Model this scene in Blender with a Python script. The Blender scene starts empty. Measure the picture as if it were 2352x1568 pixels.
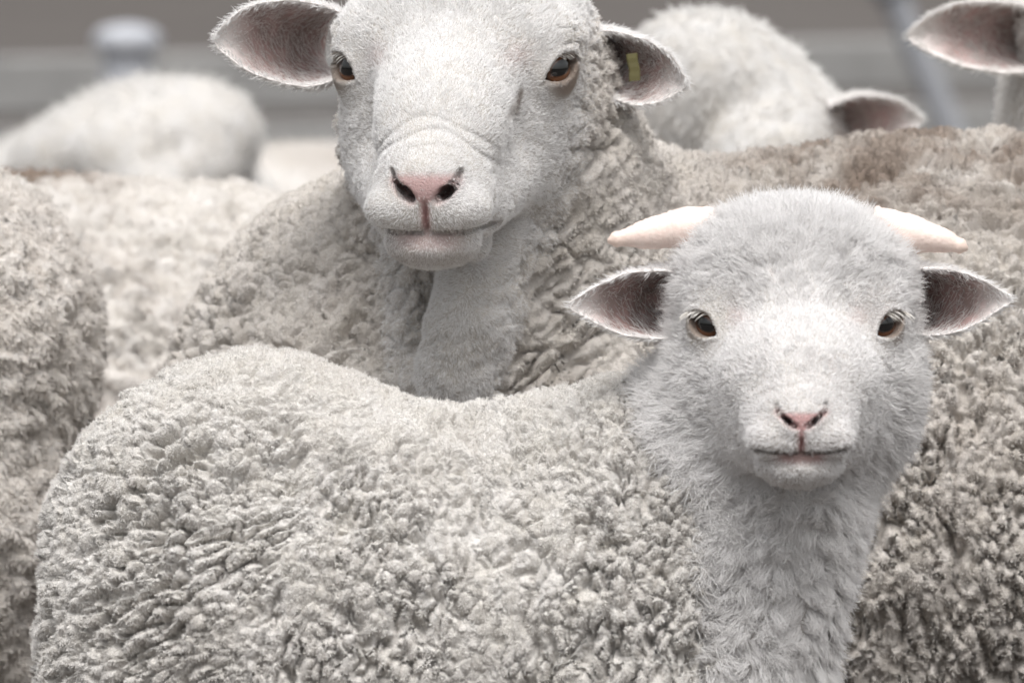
import bpy, math, numpy as np
from mathutils import Vector, Matrix

# ------------------------------------------------------------------ camera, sky, sun, exposure
S = bpy.context.scene
COL = S.collection
R = math.radians
CAM_H, TILT = 0.965, R(3.5)
cam_d = bpy.data.cameras.new('camera'); cam = bpy.data.objects.new('camera', cam_d); COL.objects.link(cam)
cam.location = (0, 0, CAM_H); cam.rotation_euler = (R(90) - TILT, 0, 0)
cam_d.sensor_width = 36; cam_d.lens = 300; cam_d.clip_start = 0.1; cam_d.clip_end = 2000
cam_d.dof.use_dof = True; cam_d.dof.focus_distance = 5.14; cam_d.dof.aperture_fstop = 11.0
S.camera = cam
W = bpy.data.worlds.new('World'); S.world = W; W.use_nodes = True
SUN_EL, SUN_AZ = R(63), R(-12)          # azimuth measured from -Y (behind the camera) towards -X
wn = W.node_tree.nodes; wl = W.node_tree.links
sky = wn.new('ShaderNodeTexSky'); sky.sky_type = 'NISHITA'; sky.sun_disc = False
sky.sun_elevation = SUN_EL; sky.sun_rotation = R(180) + SUN_AZ
sky.air_density = 1.6; sky.dust_density = 6.0; sky.ozone_density = 1.0
hs = wn.new('ShaderNodeHueSaturation'); hs.inputs['Saturation'].default_value = 0.18
wl.new(sky.outputs[0], hs.inputs['Color']); wl.new(hs.outputs[0], wn['Background'].inputs['Color'])
wn['Background'].inputs['Strength'].default_value = 0.12
sun_d = bpy.data.lights.new('sun', 'SUN'); sun_d.energy = 1.3; sun_d.angle = R(32); sun_d.color = (1, .99, .985)
sun = bpy.data.objects.new('sun', sun_d); COL.objects.link(sun)
sd = Vector((math.sin(SUN_AZ)*math.cos(SUN_EL), -math.cos(SUN_AZ)*math.cos(SUN_EL), math.sin(SUN_EL)))
sun.rotation_euler = sd.to_track_quat('Z', 'Y').to_euler()
S.view_settings.view_transform = 'Standard'; S.view_settings.look = 'None'
S.view_settings.exposure = 0.68; S.view_settings.gamma = 1.0
S.cycles.max_bounces = 8; S.cycles.diffuse_bounces = 5; S.cycles.transparent_max_bounces = 8
S.cycles.use_denoising = True
S.cycles_curves.shape = 'RIBBONS'

CAMP = np.array([0, 0, CAM_H])
FWD = np.array([0, math.cos(TILT), -math.sin(TILT)]); UPV = np.array([0, math.sin(TILT), math.cos(TILT)])
def at(u, v, d):
    """a point d metres down the lens seen at (u, v) on a 2352 x 1568 sheet"""
    k = 0.12*d/2352
    return CAMP + d*FWD + np.array([(u-1176)*k, 0, 0]) + (784-v)*k*UPV
def in_view(P, pad=1.2):
    q = P - CAMP; d = q@FWD
    return (np.abs(q[:, 0]) < 0.06*d*pad) & (np.abs(q@UPV) < 0.04*d*pad)
def facing(P, N, lim=-0.3):
    t = CAMP - P; t /= np.linalg.norm(t, axis=1, keepdims=True)
    return (t*N).sum(1) > lim

# ------------------------------------------------------------------ number helpers
F32 = np.float32
rng = np.random.default_rng(7)
def sstep(a, b, x):
    t = np.clip((x-a)/(b-a), 0, 1); return t*t*(3-2*t)
def _mix(h):
    h = h.astype(np.uint32); h ^= h >> np.uint32(15); h *= np.uint32(0x2c1b3c6d); h ^= h >> np.uint32(12)
    h *= np.uint32(0x297a2d39); h ^= h >> np.uint32(15); return h
def hash3(i, j, k, seed):
    with np.errstate(over='ignore'):
        h = i.astype(np.uint32)*np.uint32(73856093) ^ j.astype(np.uint32)*np.uint32(19349663) ^ k.astype(np.uint32)*np.uint32(83492791)
        return _mix(h + np.uint32(seed*7919 + 13))
def h01(h, n):
    with np.errstate(over='ignore'):
        return (_mix(h + np.uint32(n*0x9e3779b1 & 0xffffffff)) & np.uint32(0xffffff)).astype(F32)/F32(0xffffff)
def vnoise(P, seed=0):
    P = P.astype(F32); b = np.floor(P); f = P-b; f = f*f*(3-2*f); b = b.astype(np.int32)
    out = np.zeros(len(P), F32)
    for dx in (0, 1):
        wx = f[:, 0] if dx else 1-f[:, 0]
        for dy in (0, 1):
            wy = f[:, 1] if dy else 1-f[:, 1]
            for dz in (0, 1):
                wz = f[:, 2] if dz else 1-f[:, 2]
                out += wx*wy*wz*h01(hash3(b[:, 0]+dx, b[:, 1]+dy, b[:, 2]+dz, seed), 1)
    return out*2-1
def vnoise3(P, seed=0):
    return np.stack([vnoise(P, seed), vnoise(P+31.7, seed+1), vnoise(P-17.3, seed+2)], 1)
def fbm(P, seed=0, octv=3):
    o = 0; a = 1.0
    for i in range(octv):
        o = o + a*vnoise(P*(2.03**i), seed+5*i); a *= .5
    return o/1.75
def worley(P, seed=0, jit=.95):
    P = P.astype(F32); n = len(P); X, Y, Z = (np.ascontiguousarray(P[:, a]) for a in range(3))
    bi, bj, bk = (np.floor(c).astype(np.int32) for c in (X, Y, Z))
    f1 = np.full(n, 81, F32); f2 = np.full(n, 81, F32); fid = np.zeros(n, np.uint32)
    fx, fy, fz = np.zeros(n, F32), np.zeros(n, F32), np.zeros(n, F32); J = F32(jit/1023.); J0 = F32(.5-jit/2)
    for dx in (-1, 0, 1):
        for dy in (-1, 0, 1):
            for dz in (-1, 0, 1):
                h = hash3(bi+dx, bj+dy, bk+dz, seed)
                qx = (h & np.uint32(1023)).astype(F32)*J+(bi+dx+J0); qy = ((h >> np.uint32(10)) & np.uint32(1023)).astype(F32)*J+(bj+dy+J0); qz = ((h >> np.uint32(20)) & np.uint32(1023)).astype(F32)*J+(bk+dz+J0)
                d = (qx-X)**2+(qy-Y)**2+(qz-Z)**2
                c = d < f1
                np.minimum(f2, np.where(c, f1, d), out=f2); f1[c] = d[c]; fid[c] = h[c]; fx[c] = qx[c]; fy[c] = qy[c]; fz[c] = qz[c]
    return np.sqrt(f1), np.sqrt(f2), fid, np.stack([fx, fy, fz], 1)
def unit(v):
    v = np.asarray(v, float); return v/np.maximum(np.linalg.norm(v, axis=-1, keepdims=True), 1e-9)
def rot(rx=0, ry=0, rz=0):
    return np.array(Matrix.Rotation(R(rz), 3, 'Z') @ Matrix.Rotation(R(ry), 3, 'Y') @ Matrix.Rotation(R(rx), 3, 'X'))

# ------------------------------------------------------------------ signed-distance modelling
class Shape:
    """smooth union / cut of simple forms, in a frame (origin, rotation), millimetres in, metres out"""
    def __init__(s, origin, rotm=np.eye(3)):
        s.o = np.asarray(origin, float); s.R = np.asarray(rotm, float); s.ops = []
    def frame(s, origin, rotm): s.o, s.R = np.asarray(origin, float), np.asarray(rotm, float)
    def pt(s, p): return s.o + s.R@(np.asarray(p, float)*.001)
    def ell(s, c, r, k=10, rotm=None, cut=False):
        s.ops.append(('e', s.pt(c), (s.R if rotm is None else s.R@rotm).copy(), np.asarray(r, float)*.001, k*.001, cut)); return s
    def cone(s, a, ra, b, rb, k=10, cut=False):
        s.ops.append(('c', s.pt(a), s.pt(b), ra*.001, rb*.001, k*.001, cut)); return s
    def pair(s, kind, *a, **kw):
        m = lambda p: (-p[0], p[1], p[2])
        if kind == 'e':
            c, r = a[0], a[1]; rm = kw.pop('rotm', None); fl = np.diag([-1., 1, 1])
            s.ell(c, r, rotm=rm, **kw); s.ell(m(c), r, rotm=None if rm is None else fl@rm@fl, **kw)
        else:
            s.cone(a[0], a[1], a[2], a[3], **kw); s.cone(m(a[0]), a[1], m(a[2]), a[3], **kw)
        return s
    def fn(s, f, reach=.25):
        """f(local mm points, d in mm) -> new d in mm, within reach (m) of the frame origin"""
        s.ops.append(('f', s.o.copy(), s.R.copy(), f, reach)); return s
    def __call__(s, P, near=False):
        """near: the points are known to lie by the surface, so far forms can be left out"""
        P = np.ascontiguousarray(P, F32); X, Y, Z = (np.ascontiguousarray(P[:, a]) for a in range(3)); d = np.full(len(P), 9., F32)
        for op in s.ops:
            if op[0] == 'f': c, rr = op[1], op[4]
            elif op[0] == 'e': c, rr = op[1], op[3].max()+op[4]+.012
            else: c, rr = .5*(op[1]+op[2]), .5*np.linalg.norm(op[1]-op[2])+max(op[3], op[4])+op[5]+.012
            m = None
            if near or op[0] == 'f':
                m = np.flatnonzero((X-F32(c[0]))**2+(Y-F32(c[1]))**2+(Z-F32(c[2]))**2 < F32(rr*rr))
                if len(m) == 0: continue
                if len(m) > .9*len(P): m = None
            x, y, z, dd = (X, Y, Z, d) if m is None else (X[m], Y[m], Z[m], d[m])
            if op[0] == 'f':
                L = ((np.stack([x, y, z], 1)-op[1].astype(F32))@op[2].astype(F32))*F32(1000); dd = op[3](L, dd*F32(1000))*F32(.001)
            else:
                if op[0] == 'e':
                    x, y, z = x-F32(op[1][0]), y-F32(op[1][1]), z-F32(op[1][2]); Rm = op[2].astype(F32); r = op[3].astype(F32); k0 = 0; k1 = 0
                    for a in range(3):
                        q = (x*Rm[0, a]+y*Rm[1, a]+z*Rm[2, a])/r[a]; k0 = k0+q*q; q = q/r[a]; k1 = k1+q*q
                    k0 = np.sqrt(k0)+F32(1e-6); e = k0*(k0-1)/(np.sqrt(k1)+F32(1e-6)); k, cut = F32(op[4]), op[5]
                else:
                    a_, b_ = op[1].astype(F32), op[2].astype(F32); ba = b_-a_; x, y, z = x-a_[0], y-a_[1], z-a_[2]
                    t = np.clip((x*ba[0]+y*ba[1]+z*ba[2])/F32(max(float(ba@ba), 1e-12)), 0, 1)
                    e = np.sqrt((x-t*ba[0])**2+(y-t*ba[1])**2+(z-t*ba[2])**2)-(F32(op[3])+t*F32(op[4]-op[3])); k, cut = F32(op[5]), op[6]
                if cut:
                    hh = np.clip(k-np.abs(dd+e), 0, None)/k; dd = np.maximum(dd, -e)+hh*hh*k*F32(.25)
                else:
                    hh = np.clip(k-np.abs(dd-e), 0, None)/k; dd = np.minimum(dd, e)-hh*hh*k*F32(.25)
            if m is None: d = dd.astype(F32)
            else: d[m] = dd
        return d
    def bounds(s, pad=.03):
        lo, hi = np.full(3, 1e9), np.full(3, -1e9)
        for op in s.ops:
            if op[0] == 'e' and not op[5]:
                e = np.sqrt(((op[2]*op[3])**2).sum(1)); lo = np.minimum(lo, op[1]-e); hi = np.maximum(hi, op[1]+e)
            if op[0] == 'c' and not op[6]:
                for p, r in ((op[1], op[3]), (op[2], op[4])): lo = np.minimum(lo, p-r); hi = np.maximum(hi, p+r)
        return lo-pad, hi+pad

def surface_nets(sdf, h, B=4):
    lo, hi = sdf.bounds(); H = h*B
    n = np.ceil((hi-lo)/H).astype(int)
    g = np.stack(np.meshgrid(*[np.arange(k) for k in n], indexing='ij'), -1).reshape(-1, 3)
    d = sdf(lo+(g+.5)*H); act = g[np.abs(d) < H*1.35]
    fn = n*B+1
    off = np.stack(np.meshgrid(*[np.arange(B+1)]*3, indexing='ij'), -1).reshape(-1, 3)
    key = np.zeros(tuple(fn), bool)
    c = (act[:, None, :]*B+off[None]).reshape(-1, 3); key[c[:, 0], c[:, 1], c[:, 2]] = True
    c = np.argwhere(key); val = np.full(tuple(fn), np.nan, F32)
    val[c[:, 0], c[:, 1], c[:, 2]] = sdf(lo+c*h)
    neg = val < 0; ok = np.isfinite(val)
    cnt = np.zeros(tuple(fn-1), np.int8); okc = np.ones(tuple(fn-1), bool)
    for o in np.ndindex(2, 2, 2):
        sl = tuple(slice(q, q+m-1) for q, m in zip(o, fn)); cnt += neg[sl]; okc &= ok[sl]
    cells = np.argwhere(okc & (cnt > 0) & (cnt < 8))
    idx = np.full(tuple(fn-1), -1, np.int64); idx[cells[:, 0], cells[:, 1], cells[:, 2]] = np.arange(len(cells))
    acc = np.zeros((len(cells), 3)); num = np.zeros(len(cells))
    cv = {o: val[cells[:, 0]+o[0], cells[:, 1]+o[1], cells[:, 2]+o[2]] for o in np.ndindex(2, 2, 2)}
    for o in np.ndindex(2, 2, 2):
        for a in range(3):
            if o[a]: continue
            p = list(o); p[a] = 1; v0, v1 = cv[o], cv[tuple(p)]; x = (v0 < 0) != (v1 < 0)
            t = np.where(x, v0/np.where(x, v0-v1, 1), 0)
            q = np.tile(np.array(o, float), (len(cells), 1)); q[:, a] = t
            acc += q*x[:, None]; num += x
    V = lo+(cells+acc/num[:, None])*h
    quads = []
    for a in range(3):
        b, c_ = (a+1) % 3, (a+2) % 3
        s0 = [slice(None)]*3; s1 = [slice(None)]*3; s0[a] = slice(0, -1); s1[a] = slice(1, None)
        x = np.argwhere((neg[tuple(s0)] != neg[tuple(s1)]) & ok[tuple(s0)] & ok[tuple(s1)])
        x = x[(x[:, b] > 0) & (x[:, c_] > 0) & (x[:, b] < fn[b]-1) & (x[:, c_] < fn[c_]-1)]
        fl = neg[x[:, 0], x[:, 1], x[:, 2]]
        def cell(db, dc):
            y = x.copy(); y[:, b] += db; y[:, c_] += dc; return idx[y[:, 0], y[:, 1], y[:, 2]]
        q = np.stack([cell(-1, -1), cell(0, -1), cell(0, 0), cell(-1, 0)], 1)
        q[~fl] = q[~fl][:, ::-1]; quads.append(q[(q >= 0).all(1)])
    return V, np.concatenate(quads)

def project(V, sdf, it=2, cap=.004):
    for _ in range(it):
        e = 3e-4; d = sdf(V, True); g = np.stack([sdf(V+np.eye(3)[a]*e, True)-d for a in range(3)], 1)/e
        g2 = np.maximum((g*g).sum(1), .05); st = np.clip(d/g2, -cap, cap); V = V-st[:, None]*g
    return V
def subdivide(V, Q, sel):
    A, Bq = Q[~sel], Q[sel]; nV = len(V)
    e = np.stack([Bq, np.roll(Bq, -1, 1)], -1).reshape(-1, 2); e.sort(1)
    u, inv = np.unique(e[:, 0].astype(np.int64)*nV+e[:, 1], return_inverse=True)
    mid = .5*(V[u//nV]+V[u % nV]); cen = V[Bq].mean(1)
    E = nV+inv.reshape(-1, 4); C = nV+len(u)+np.arange(len(Bq))
    N = np.concatenate([np.stack([Bq[:, k], E[:, k], C, E[:, (k+3) % 4]], 1) for k in range(4)])
    return np.concatenate([V, mid, cen]), np.concatenate([A, N]), nV
def normals(V, Q):
    n = np.cross(V[Q[:, 2]]-V[Q[:, 0]], V[Q[:, 3]]-V[Q[:, 1]]); N = np.zeros_like(V)
    for a in range(3):
        N[:, a] = sum(np.bincount(Q[:, k], n[:, a], len(V)) for k in range(4))
    return unit(N)
def refine(V, Q, sdf, sel, it=1):
    V, Q, n0 = subdivide(V, Q, sel); V[n0:] = project(V[n0:], sdf, it); return V, Q
def quad_sel(V, Q, f): return f(V[Q].mean(1))

# ------------------------------------------------------------------ Blender object helpers
def tag(o, label=None, cat=None, group=None, kind=None):
    for k, v in (('label', label), ('category', cat), ('group', group), ('kind', kind)):
        if v: o[k] = v
    return o
def empty(name, loc):
    o = bpy.data.objects.new(name, None); COL.objects.link(o); o.location = loc; o.empty_display_size = .05; return o
def link(name, data, parent=None):
    o = bpy.data.objects.new(name, data); COL.objects.link(o)
    if parent is not None:
        o.parent = parent; o.matrix_parent_inverse = Matrix.Identity(4)
    return o
def world_pos(o):
    p = Vector((0, 0, 0))
    while o is not None: p += o.location; o = o.parent
    return np.array(p)
def mesh_obj(name, V, Q, mat, parent=None, masks=None, smooth=True):
    if parent is not None: V = V-world_pos(parent)
    me = bpy.data.meshes.new(name); Q = np.asarray(Q); k = Q.shape[1]
    me.vertices.add(len(V)); me.vertices.foreach_set('co', np.ascontiguousarray(V, F32).ravel())
    me.loops.add(Q.size); me.loops.foreach_set('vertex_index', np.ascontiguousarray(Q, np.int32).ravel())
    me.polygons.add(len(Q)); me.polygons.foreach_set('loop_start', np.arange(0, Q.size, k, dtype=np.int32))
    me.polygons.foreach_set('use_smooth', np.full(len(Q), smooth)); me.update(calc_edges=True); me.validate()
    if masks is not None:
        a = me.attributes.new('mask', 'FLOAT_COLOR', 'POINT'); c = np.zeros((len(V), 4), F32); c[:, :masks.shape[1]] = masks; c[:, 3] = 1
        a.data.foreach_set('color', c.ravel())
    me.materials.append(mat); return link(name, me, parent)
def hair_obj(name, P, rad, mat, parent, masks=None):
    """P (n, k, 3) strands, rad (n, k)"""
    n, k, _ = P.shape; P = P-world_pos(parent)
    c = bpy.data.hair_curves.new(name); c.add_curves([k]*n)
    c.attributes['position'].data.foreach_set('vector', np.ascontiguousarray(P, F32).ravel())
    a = c.attributes.get('radius') or c.attributes.new('radius', 'FLOAT', 'POINT'); a.data.foreach_set('value', np.ascontiguousarray(rad, F32).ravel())
    if masks is not None:
        a = c.attributes.new('mask', 'FLOAT_COLOR', 'CURVE'); m = np.zeros((n, 4), F32); m[:, :masks.shape[1]] = masks; m[:, 3] = 1
        a.data.foreach_set('color', m.ravel())
    c.materials.append(mat); return link(name, c, parent)

def roots(V, Q, N, count, wv, seed=1):
    """count random points on the quads, weighted by the per-vertex weights wv; returns points, normals"""
    g = np.random.default_rng(seed); n = np.cross(V[Q[:, 2]]-V[Q[:, 0]], V[Q[:, 3]]-V[Q[:, 1]]); w = np.linalg.norm(n, axis=1)*wv[Q].mean(1)
    cs = np.cumsum(w); f = np.minimum(np.searchsorted(cs, g.random(count)*cs[-1]), len(Q)-1); a, b = g.random((2, count, 1)); q = Q[f]
    bl = lambda X: (X[q[:, 0]]*(1-a)+X[q[:, 1]]*a)*(1-b)+(X[q[:, 3]]*(1-a)+X[q[:, 2]]*a)*b
    return bl(V), unit(bl(N))
def grow(P, N, L, D, lift, k=4, clump=None, rnd=.25, curl=0., droop=0., seed=3, clump_rnd=.4):
    """strands from roots P: L length (m), D comb direction, lift 0..1 (how much along the normal)"""
    g = np.random.default_rng(seed); n = len(P)
    D = unit(D-(D*N).sum(1, keepdims=True)*N)
    lift = np.broadcast_to(np.asarray(lift, float), (n,))[:, None]; L = np.broadcast_to(np.asarray(L, float), (n,))[:, None]*(1+.25*g.standard_normal((n, 1))).clip(.45, 1.6)
    rv = g.standard_normal((n, 3))*rnd
    pull = 0
    if clump:
        size, strength, sd = clump[:3]
        if len(clump) > 3: off, fid = clump[3:]
        else:
            _, _, fid, fp = worley(P/size+vnoise3(P/size*.7, sd)*.3, sd); off = fp*size-P
        off -= (off*N).sum(1, keepdims=True)*N; m = np.linalg.norm(off, axis=1, keepdims=True); off *= np.minimum(1, size*.8/np.maximum(m, 1e-9))
        pull = off*strength*np.minimum(1, L/size)
        rv = rv+np.stack([h01(fid, q)*2-1 for q in (4, 5, 6)], 1)*clump_rnd
    T = np.linspace(0, 1, k); out = np.zeros((n, k, 3)); d0 = unit(N*(lift+.15)+D*(1-lift)*.6+rv*.5); d1 = unit(N*lift*.6+D*(1-lift)+rv+np.array([0, 0, -droop]))
    ph = g.random((n, 1))*6.28; sidev = unit(np.cross(D, N)+1e-6)
    p = P.copy(); out[:, 0] = P
    for i in range(1, k):
        t = T[i]; dd = unit(d0*(1-t)+d1*t); p = p+dd*L/(k-1); out[:, i] = p+pull*t**1.3+sidev*curl*np.sin(ph+t*7)*t
    return out
def taper(n, k, r, tip=.25):
    t = np.linspace(0, 1, k); return np.broadcast_to(r*(1-(1-tip)*t**2), (n, k))

# ------------------------------------------------------------------ materials
def new_mat(name):
    m = bpy.data.materials.new(name); m.use_nodes = True; return m, m.node_tree.nodes, m.node_tree.links
def mixc(nt, ln, fac, a, b):
    x = nt.new('ShaderNodeMix'); x.data_type = 'RGBA'
    for sock, v in ((x.inputs['Factor'], fac), (x.inputs[6], a), (x.inputs[7], b)):
        if hasattr(v, 'links'): ln.new(v, sock)
        elif isinstance(v, (int, float)): sock.default_value = v
        else: sock.default_value = (*v, 1)
    return x.outputs[2]
def noise(nt, ln, scale, detail=3, rough=.6, coord='Object'):
    tc = nt.new('ShaderNodeTexCoord'); n = nt.new('ShaderNodeTexNoise'); n.inputs['Scale'].default_value = scale
    n.inputs['Detail'].default_value = detail; n.inputs['Roughness'].default_value = rough; ln.new(tc.outputs[coord], n.inputs['Vector']); return n.outputs['Fac']
def ramp(nt, ln, fac, a, b):
    r = nt.new('ShaderNodeMapRange'); r.inputs[1].default_value = a; r.inputs[2].default_value = b; ln.new(fac, r.inputs[0]); return r.outputs[0]
def wool_mat(name, fur, wool, pink, dirt, hair=False, trans=.25):
    """mask attribute: R bare pink skin, G fleece, B dusty brown"""
    m, nt, ln = new_mat(name); b = nt['Principled BSDF']
    at_ = nt.new('ShaderNodeAttribute'); at_.attribute_name = 'mask'; sp = nt.new('ShaderNodeSeparateColor'); ln.new(at_.outputs['Color'], sp.inputs[0])
    c = mixc(nt, ln, sp.outputs[1], fur, wool)
    n1 = ramp(nt, ln, noise(nt, ln, 45), .35, .7)
    c2 = mixc(nt, ln, n1, c, mixc(nt, ln, .75, c, tuple(x*.82*y for x, y in zip(wool, (1.02, 1, .95))))) if not hair else c
    c3 = mixc(nt, ln, sp.outputs[2], c2, dirt); c4 = mixc(nt, ln, sp.outputs[0], c3, pink)
    if hair:
        hi = nt.new('ShaderNodeHairInfo'); rr = ramp(nt, ln, hi.outputs['Random'], 0, 1)
        c4 = mixc(nt, ln, rr, c4, mixc(nt, ln, .26, c4, (.52, .49, .46)))
    ln.new(c4, b.inputs['Base Color']); b.inputs['Roughness'].default_value = .85; b.inputs['Specular IOR Level'].default_value = .15 if hair else .1
    if hair:
        tr = nt.new('ShaderNodeBsdfTranslucent'); ln.new(c4, tr.inputs[0]); mx = nt.new('ShaderNodeMixShader'); mx.inputs[0].default_value = trans
        ln.new(b.outputs[0], mx.inputs[1]); ln.new(tr.outputs[0], mx.inputs[2]); ln.new(mx.outputs[0], nt['Material Output'].inputs['Surface'])
    else:
        bp = nt.new('ShaderNodeBump'); bp.inputs['Strength'].default_value = 1.0; bp.inputs['Distance'].default_value = .0024
        ln.new(noise(nt, ln, 700, 5, .7), bp.inputs['Height']); ln.new(bp.outputs[0], b.inputs['Normal'])
    return m
def plain_mat(name, c0, c1, scale, rough=.8, bump=0., bscale=None, spec=.3):
    m, nt, ln = new_mat(name); b = nt['Principled BSDF']; f = ramp(nt, ln, noise(nt, ln, scale, 5), .3, .7)
    ln.new(mixc(nt, ln, f, c0, c1), b.inputs['Base Color']); b.inputs['Roughness'].default_value = rough; b.inputs['Specular IOR Level'].default_value = spec
    if bump:
        bp = nt.new('ShaderNodeBump'); bp.inputs['Strength'].default_value = bump; bp.inputs['Distance'].default_value = .02
        ln.new(noise(nt, ln, bscale or scale*3, 6), bp.inputs['Height']); ln.new(bp.outputs[0], b.inputs['Normal'])
    return m
PINK = (.60, .37, .36); DUST = (.25, .19, .15)
M_LAMB = wool_mat('lamb_fleece', (.58, .545, .53), (.77, .745, .715), PINK, DUST)
M_LAMBH = wool_mat('lamb_fur', (.86, .852, .85), (.92, .90, .875), PINK, DUST, True, .38)
M_EWE = wool_mat('ewe_fleece', (.58, .56, .552), (.68, .64, .60), PINK, DUST)
M_EWEH = wool_mat('ewe_fur', (.86, .855, .852), (.85, .815, .775), PINK, DUST, True, .38)
M_FLOCK = wool_mat('flock_fleece', (.66, .645, .63), (.74, .705, .67), PINK, DUST)
M_FLOCKH = wool_mat('flock_fur', (.78, .77, .755), (.80, .765, .725), PINK, DUST, True, .38)
M_LASH = plain_mat('lash_hair', (.8, .78, .75), (.7, .66, .6), 200)
def ear_mat(name):
    m, nt, ln = new_mat(name); b = nt['Principled BSDF']; a = nt.new('ShaderNodeAttribute'); a.attribute_name = 'mask'
    sp = nt.new('ShaderNodeSeparateColor'); ln.new(a.outputs['Color'], sp.inputs[0])
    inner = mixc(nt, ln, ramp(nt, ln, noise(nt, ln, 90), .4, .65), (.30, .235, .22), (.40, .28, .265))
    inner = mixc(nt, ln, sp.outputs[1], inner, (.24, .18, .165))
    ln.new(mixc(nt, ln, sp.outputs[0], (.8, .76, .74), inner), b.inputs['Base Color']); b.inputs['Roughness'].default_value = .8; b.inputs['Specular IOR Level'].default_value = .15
    return m
M_EAR = ear_mat('ear_skin')
def horn_mat():
    m, nt, ln = new_mat('horn_bone'); b = nt['Principled BSDF']
    f = ramp(nt, ln, noise(nt, ln, 70, 5), .35, .7); c = mixc(nt, ln, f, (.78, .66, .60), (.72, .56, .50))
    a = nt.new('ShaderNodeAttribute'); a.attribute_name = 'mask'; sp = nt.new('ShaderNodeSeparateColor'); ln.new(a.outputs['Color'], sp.inputs[0])
    ln.new(mixc(nt, ln, sp.outputs[0], c, (.66, .52, .44)), b.inputs['Base Color']); b.inputs['Roughness'].default_value = .55
    bp = nt.new('ShaderNodeBump'); bp.inputs['Strength'].default_value = .5; bp.inputs['Distance'].default_value = .001; ln.new(noise(nt, ln, 400, 4), bp.inputs['Height']); ln.new(bp.outputs[0], b.inputs['Normal'])
    return m
M_HORN = horn_mat()
def eye_mat(name, iris, iris2):
    """local +Z looks out, local X runs along the slit pupil"""
    m, nt, ln = new_mat(name); b = nt['Principled BSDF']; tc = nt.new('ShaderNodeTexCoord'); sx = nt.new('ShaderNodeSeparateXYZ'); ln.new(tc.outputs['Object'], sx.inputs[0])
    def mth(op, a, c=None):
        x = nt.new('ShaderNodeMath'); x.operation = op
        for i, v in enumerate((a, c)):
            if v is None: continue
            if isinstance(v, (int, float)): x.inputs[i].default_value = v
            else: ln.new(v, x.inputs[i])
        return x.outputs[0]
    X, Y = sx.outputs[0], sx.outputs[1]
    rad = mth('SQRT', mth('ADD', mth('MULTIPLY', X, X), mth('MULTIPLY', Y, Y)))
    pup = mth('SQRT', mth('ADD', mth('POWER', mth('MULTIPLY', X, 1/.58), 2), mth('POWER', mth('MULTIPLY', Y, 1/.30), 2)))
    irisc = mixc(nt, ln, ramp(nt, ln, noise(nt, ln, 9, 4), .3, .7), iris, iris2)
    c = mixc(nt, ln, ramp(nt, ln, pup, .9, 1.15), (.004, .004, .004), irisc)
    c = mixc(nt, ln, ramp(nt, ln, rad, .62, .74), c, (.03, .018, .014))
    ln.new(c, b.inputs['Base Color']); b.inputs['Roughness'].default_value = .06; b.inputs['Specular IOR Level'].default_value = .5; b.inputs['Coat Weight'].default_value = .6; b.inputs['Coat Roughness'].default_value = .02
    return m
M_EYE_L = eye_mat('lamb_eye', (.10, .036, .016), (.15, .058, .025))
M_EYE_E = eye_mat('ewe_eye', (.11, .042, .018), (.16, .066, .028))
M_HOOF = plain_mat('hoof_horn', (.05, .045, .04), (.09, .08, .07), 30)

# ------------------------------------------------------------------ the setting: ground and fence
def grid_mesh(name, x0, x1, y0, y1, nx, ny, zf, mat):
    xs = np.linspace(x0, x1, nx); ys = y0+(y1-y0)*np.linspace(0, 1, ny)**2
    X, Y = np.meshgrid(xs, ys, indexing='ij'); V = np.stack([X.ravel(), Y.ravel(), zf(X.ravel(), Y.ravel())], 1)
    i = np.arange((nx-1)*ny).reshape(nx-1, ny)[:, :-1].ravel(); Q = np.stack([i, i+ny, i+ny+1, i+1], 1)
    return mesh_obj(name, V, Q, mat)
M_DIRT = plain_mat('yard_dirt', (.078, .069, .064), (.105, .095, .088), .35, .95, .6, 14, .1)
tag(grid_mesh('ground', -150, 150, -6, 400, 90, 160, lambda x, y: .012*vnoise(np.stack([x*1.3, y*1.3, x*0], 1), 3), M_DIRT), kind='structure')
M_TIMBER = plain_mat('weathered_timber', (.24, .237, .232), (.31, .306, .30), 6, .85, .4, 60, .2)
M_PAINT = plain_mat('pale_blue_paint', (.23, .238, .258), (.28, .287, .305), 8, .6, .1, 60, .3)
def box_mesh(name, a, b, w, h, mat, parent, up=(0, 0, 1), bev=.006):
    """a bevelled beam from a to b, w across, h high"""
    a, b = np.asarray(a, float), np.asarray(b, float); ax = unit(b-a); sv = unit(np.cross(ax, up)); uv = np.cross(sv, ax)
    pr = [(-w/2+bev, -h/2), (w/2-bev, -h/2), (w/2, -h/2+bev), (w/2, h/2-bev), (w/2-bev, h/2), (-w/2+bev, h/2), (-w/2, h/2-bev), (-w/2, -h/2+bev)]
    seg = 6; V = np.array([a+(b-a)*t/seg+sv*(x+.05*w*math.sin(5*t+x*60))+uv*(y+.04*h*math.cos(3*t+y*50)) for t in range(seg+1) for x, y in pr])
    Q = [[t*8+k, t*8+(k+1) % 8, (t+1)*8+(k+1) % 8, (t+1)*8+k] for t in range(seg) for k in range(8)]
    e = seg*8; Q += [[3, 2, 1, 0], [7, 4, 3, 0], [7, 6, 5, 4], [e, e+1, e+2, e+3], [e, e+3, e+4, e+7], [e+4, e+5, e+6, e+7]]
    return mesh_obj(name, V, np.array(Q), mat, parent, smooth=False)
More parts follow.
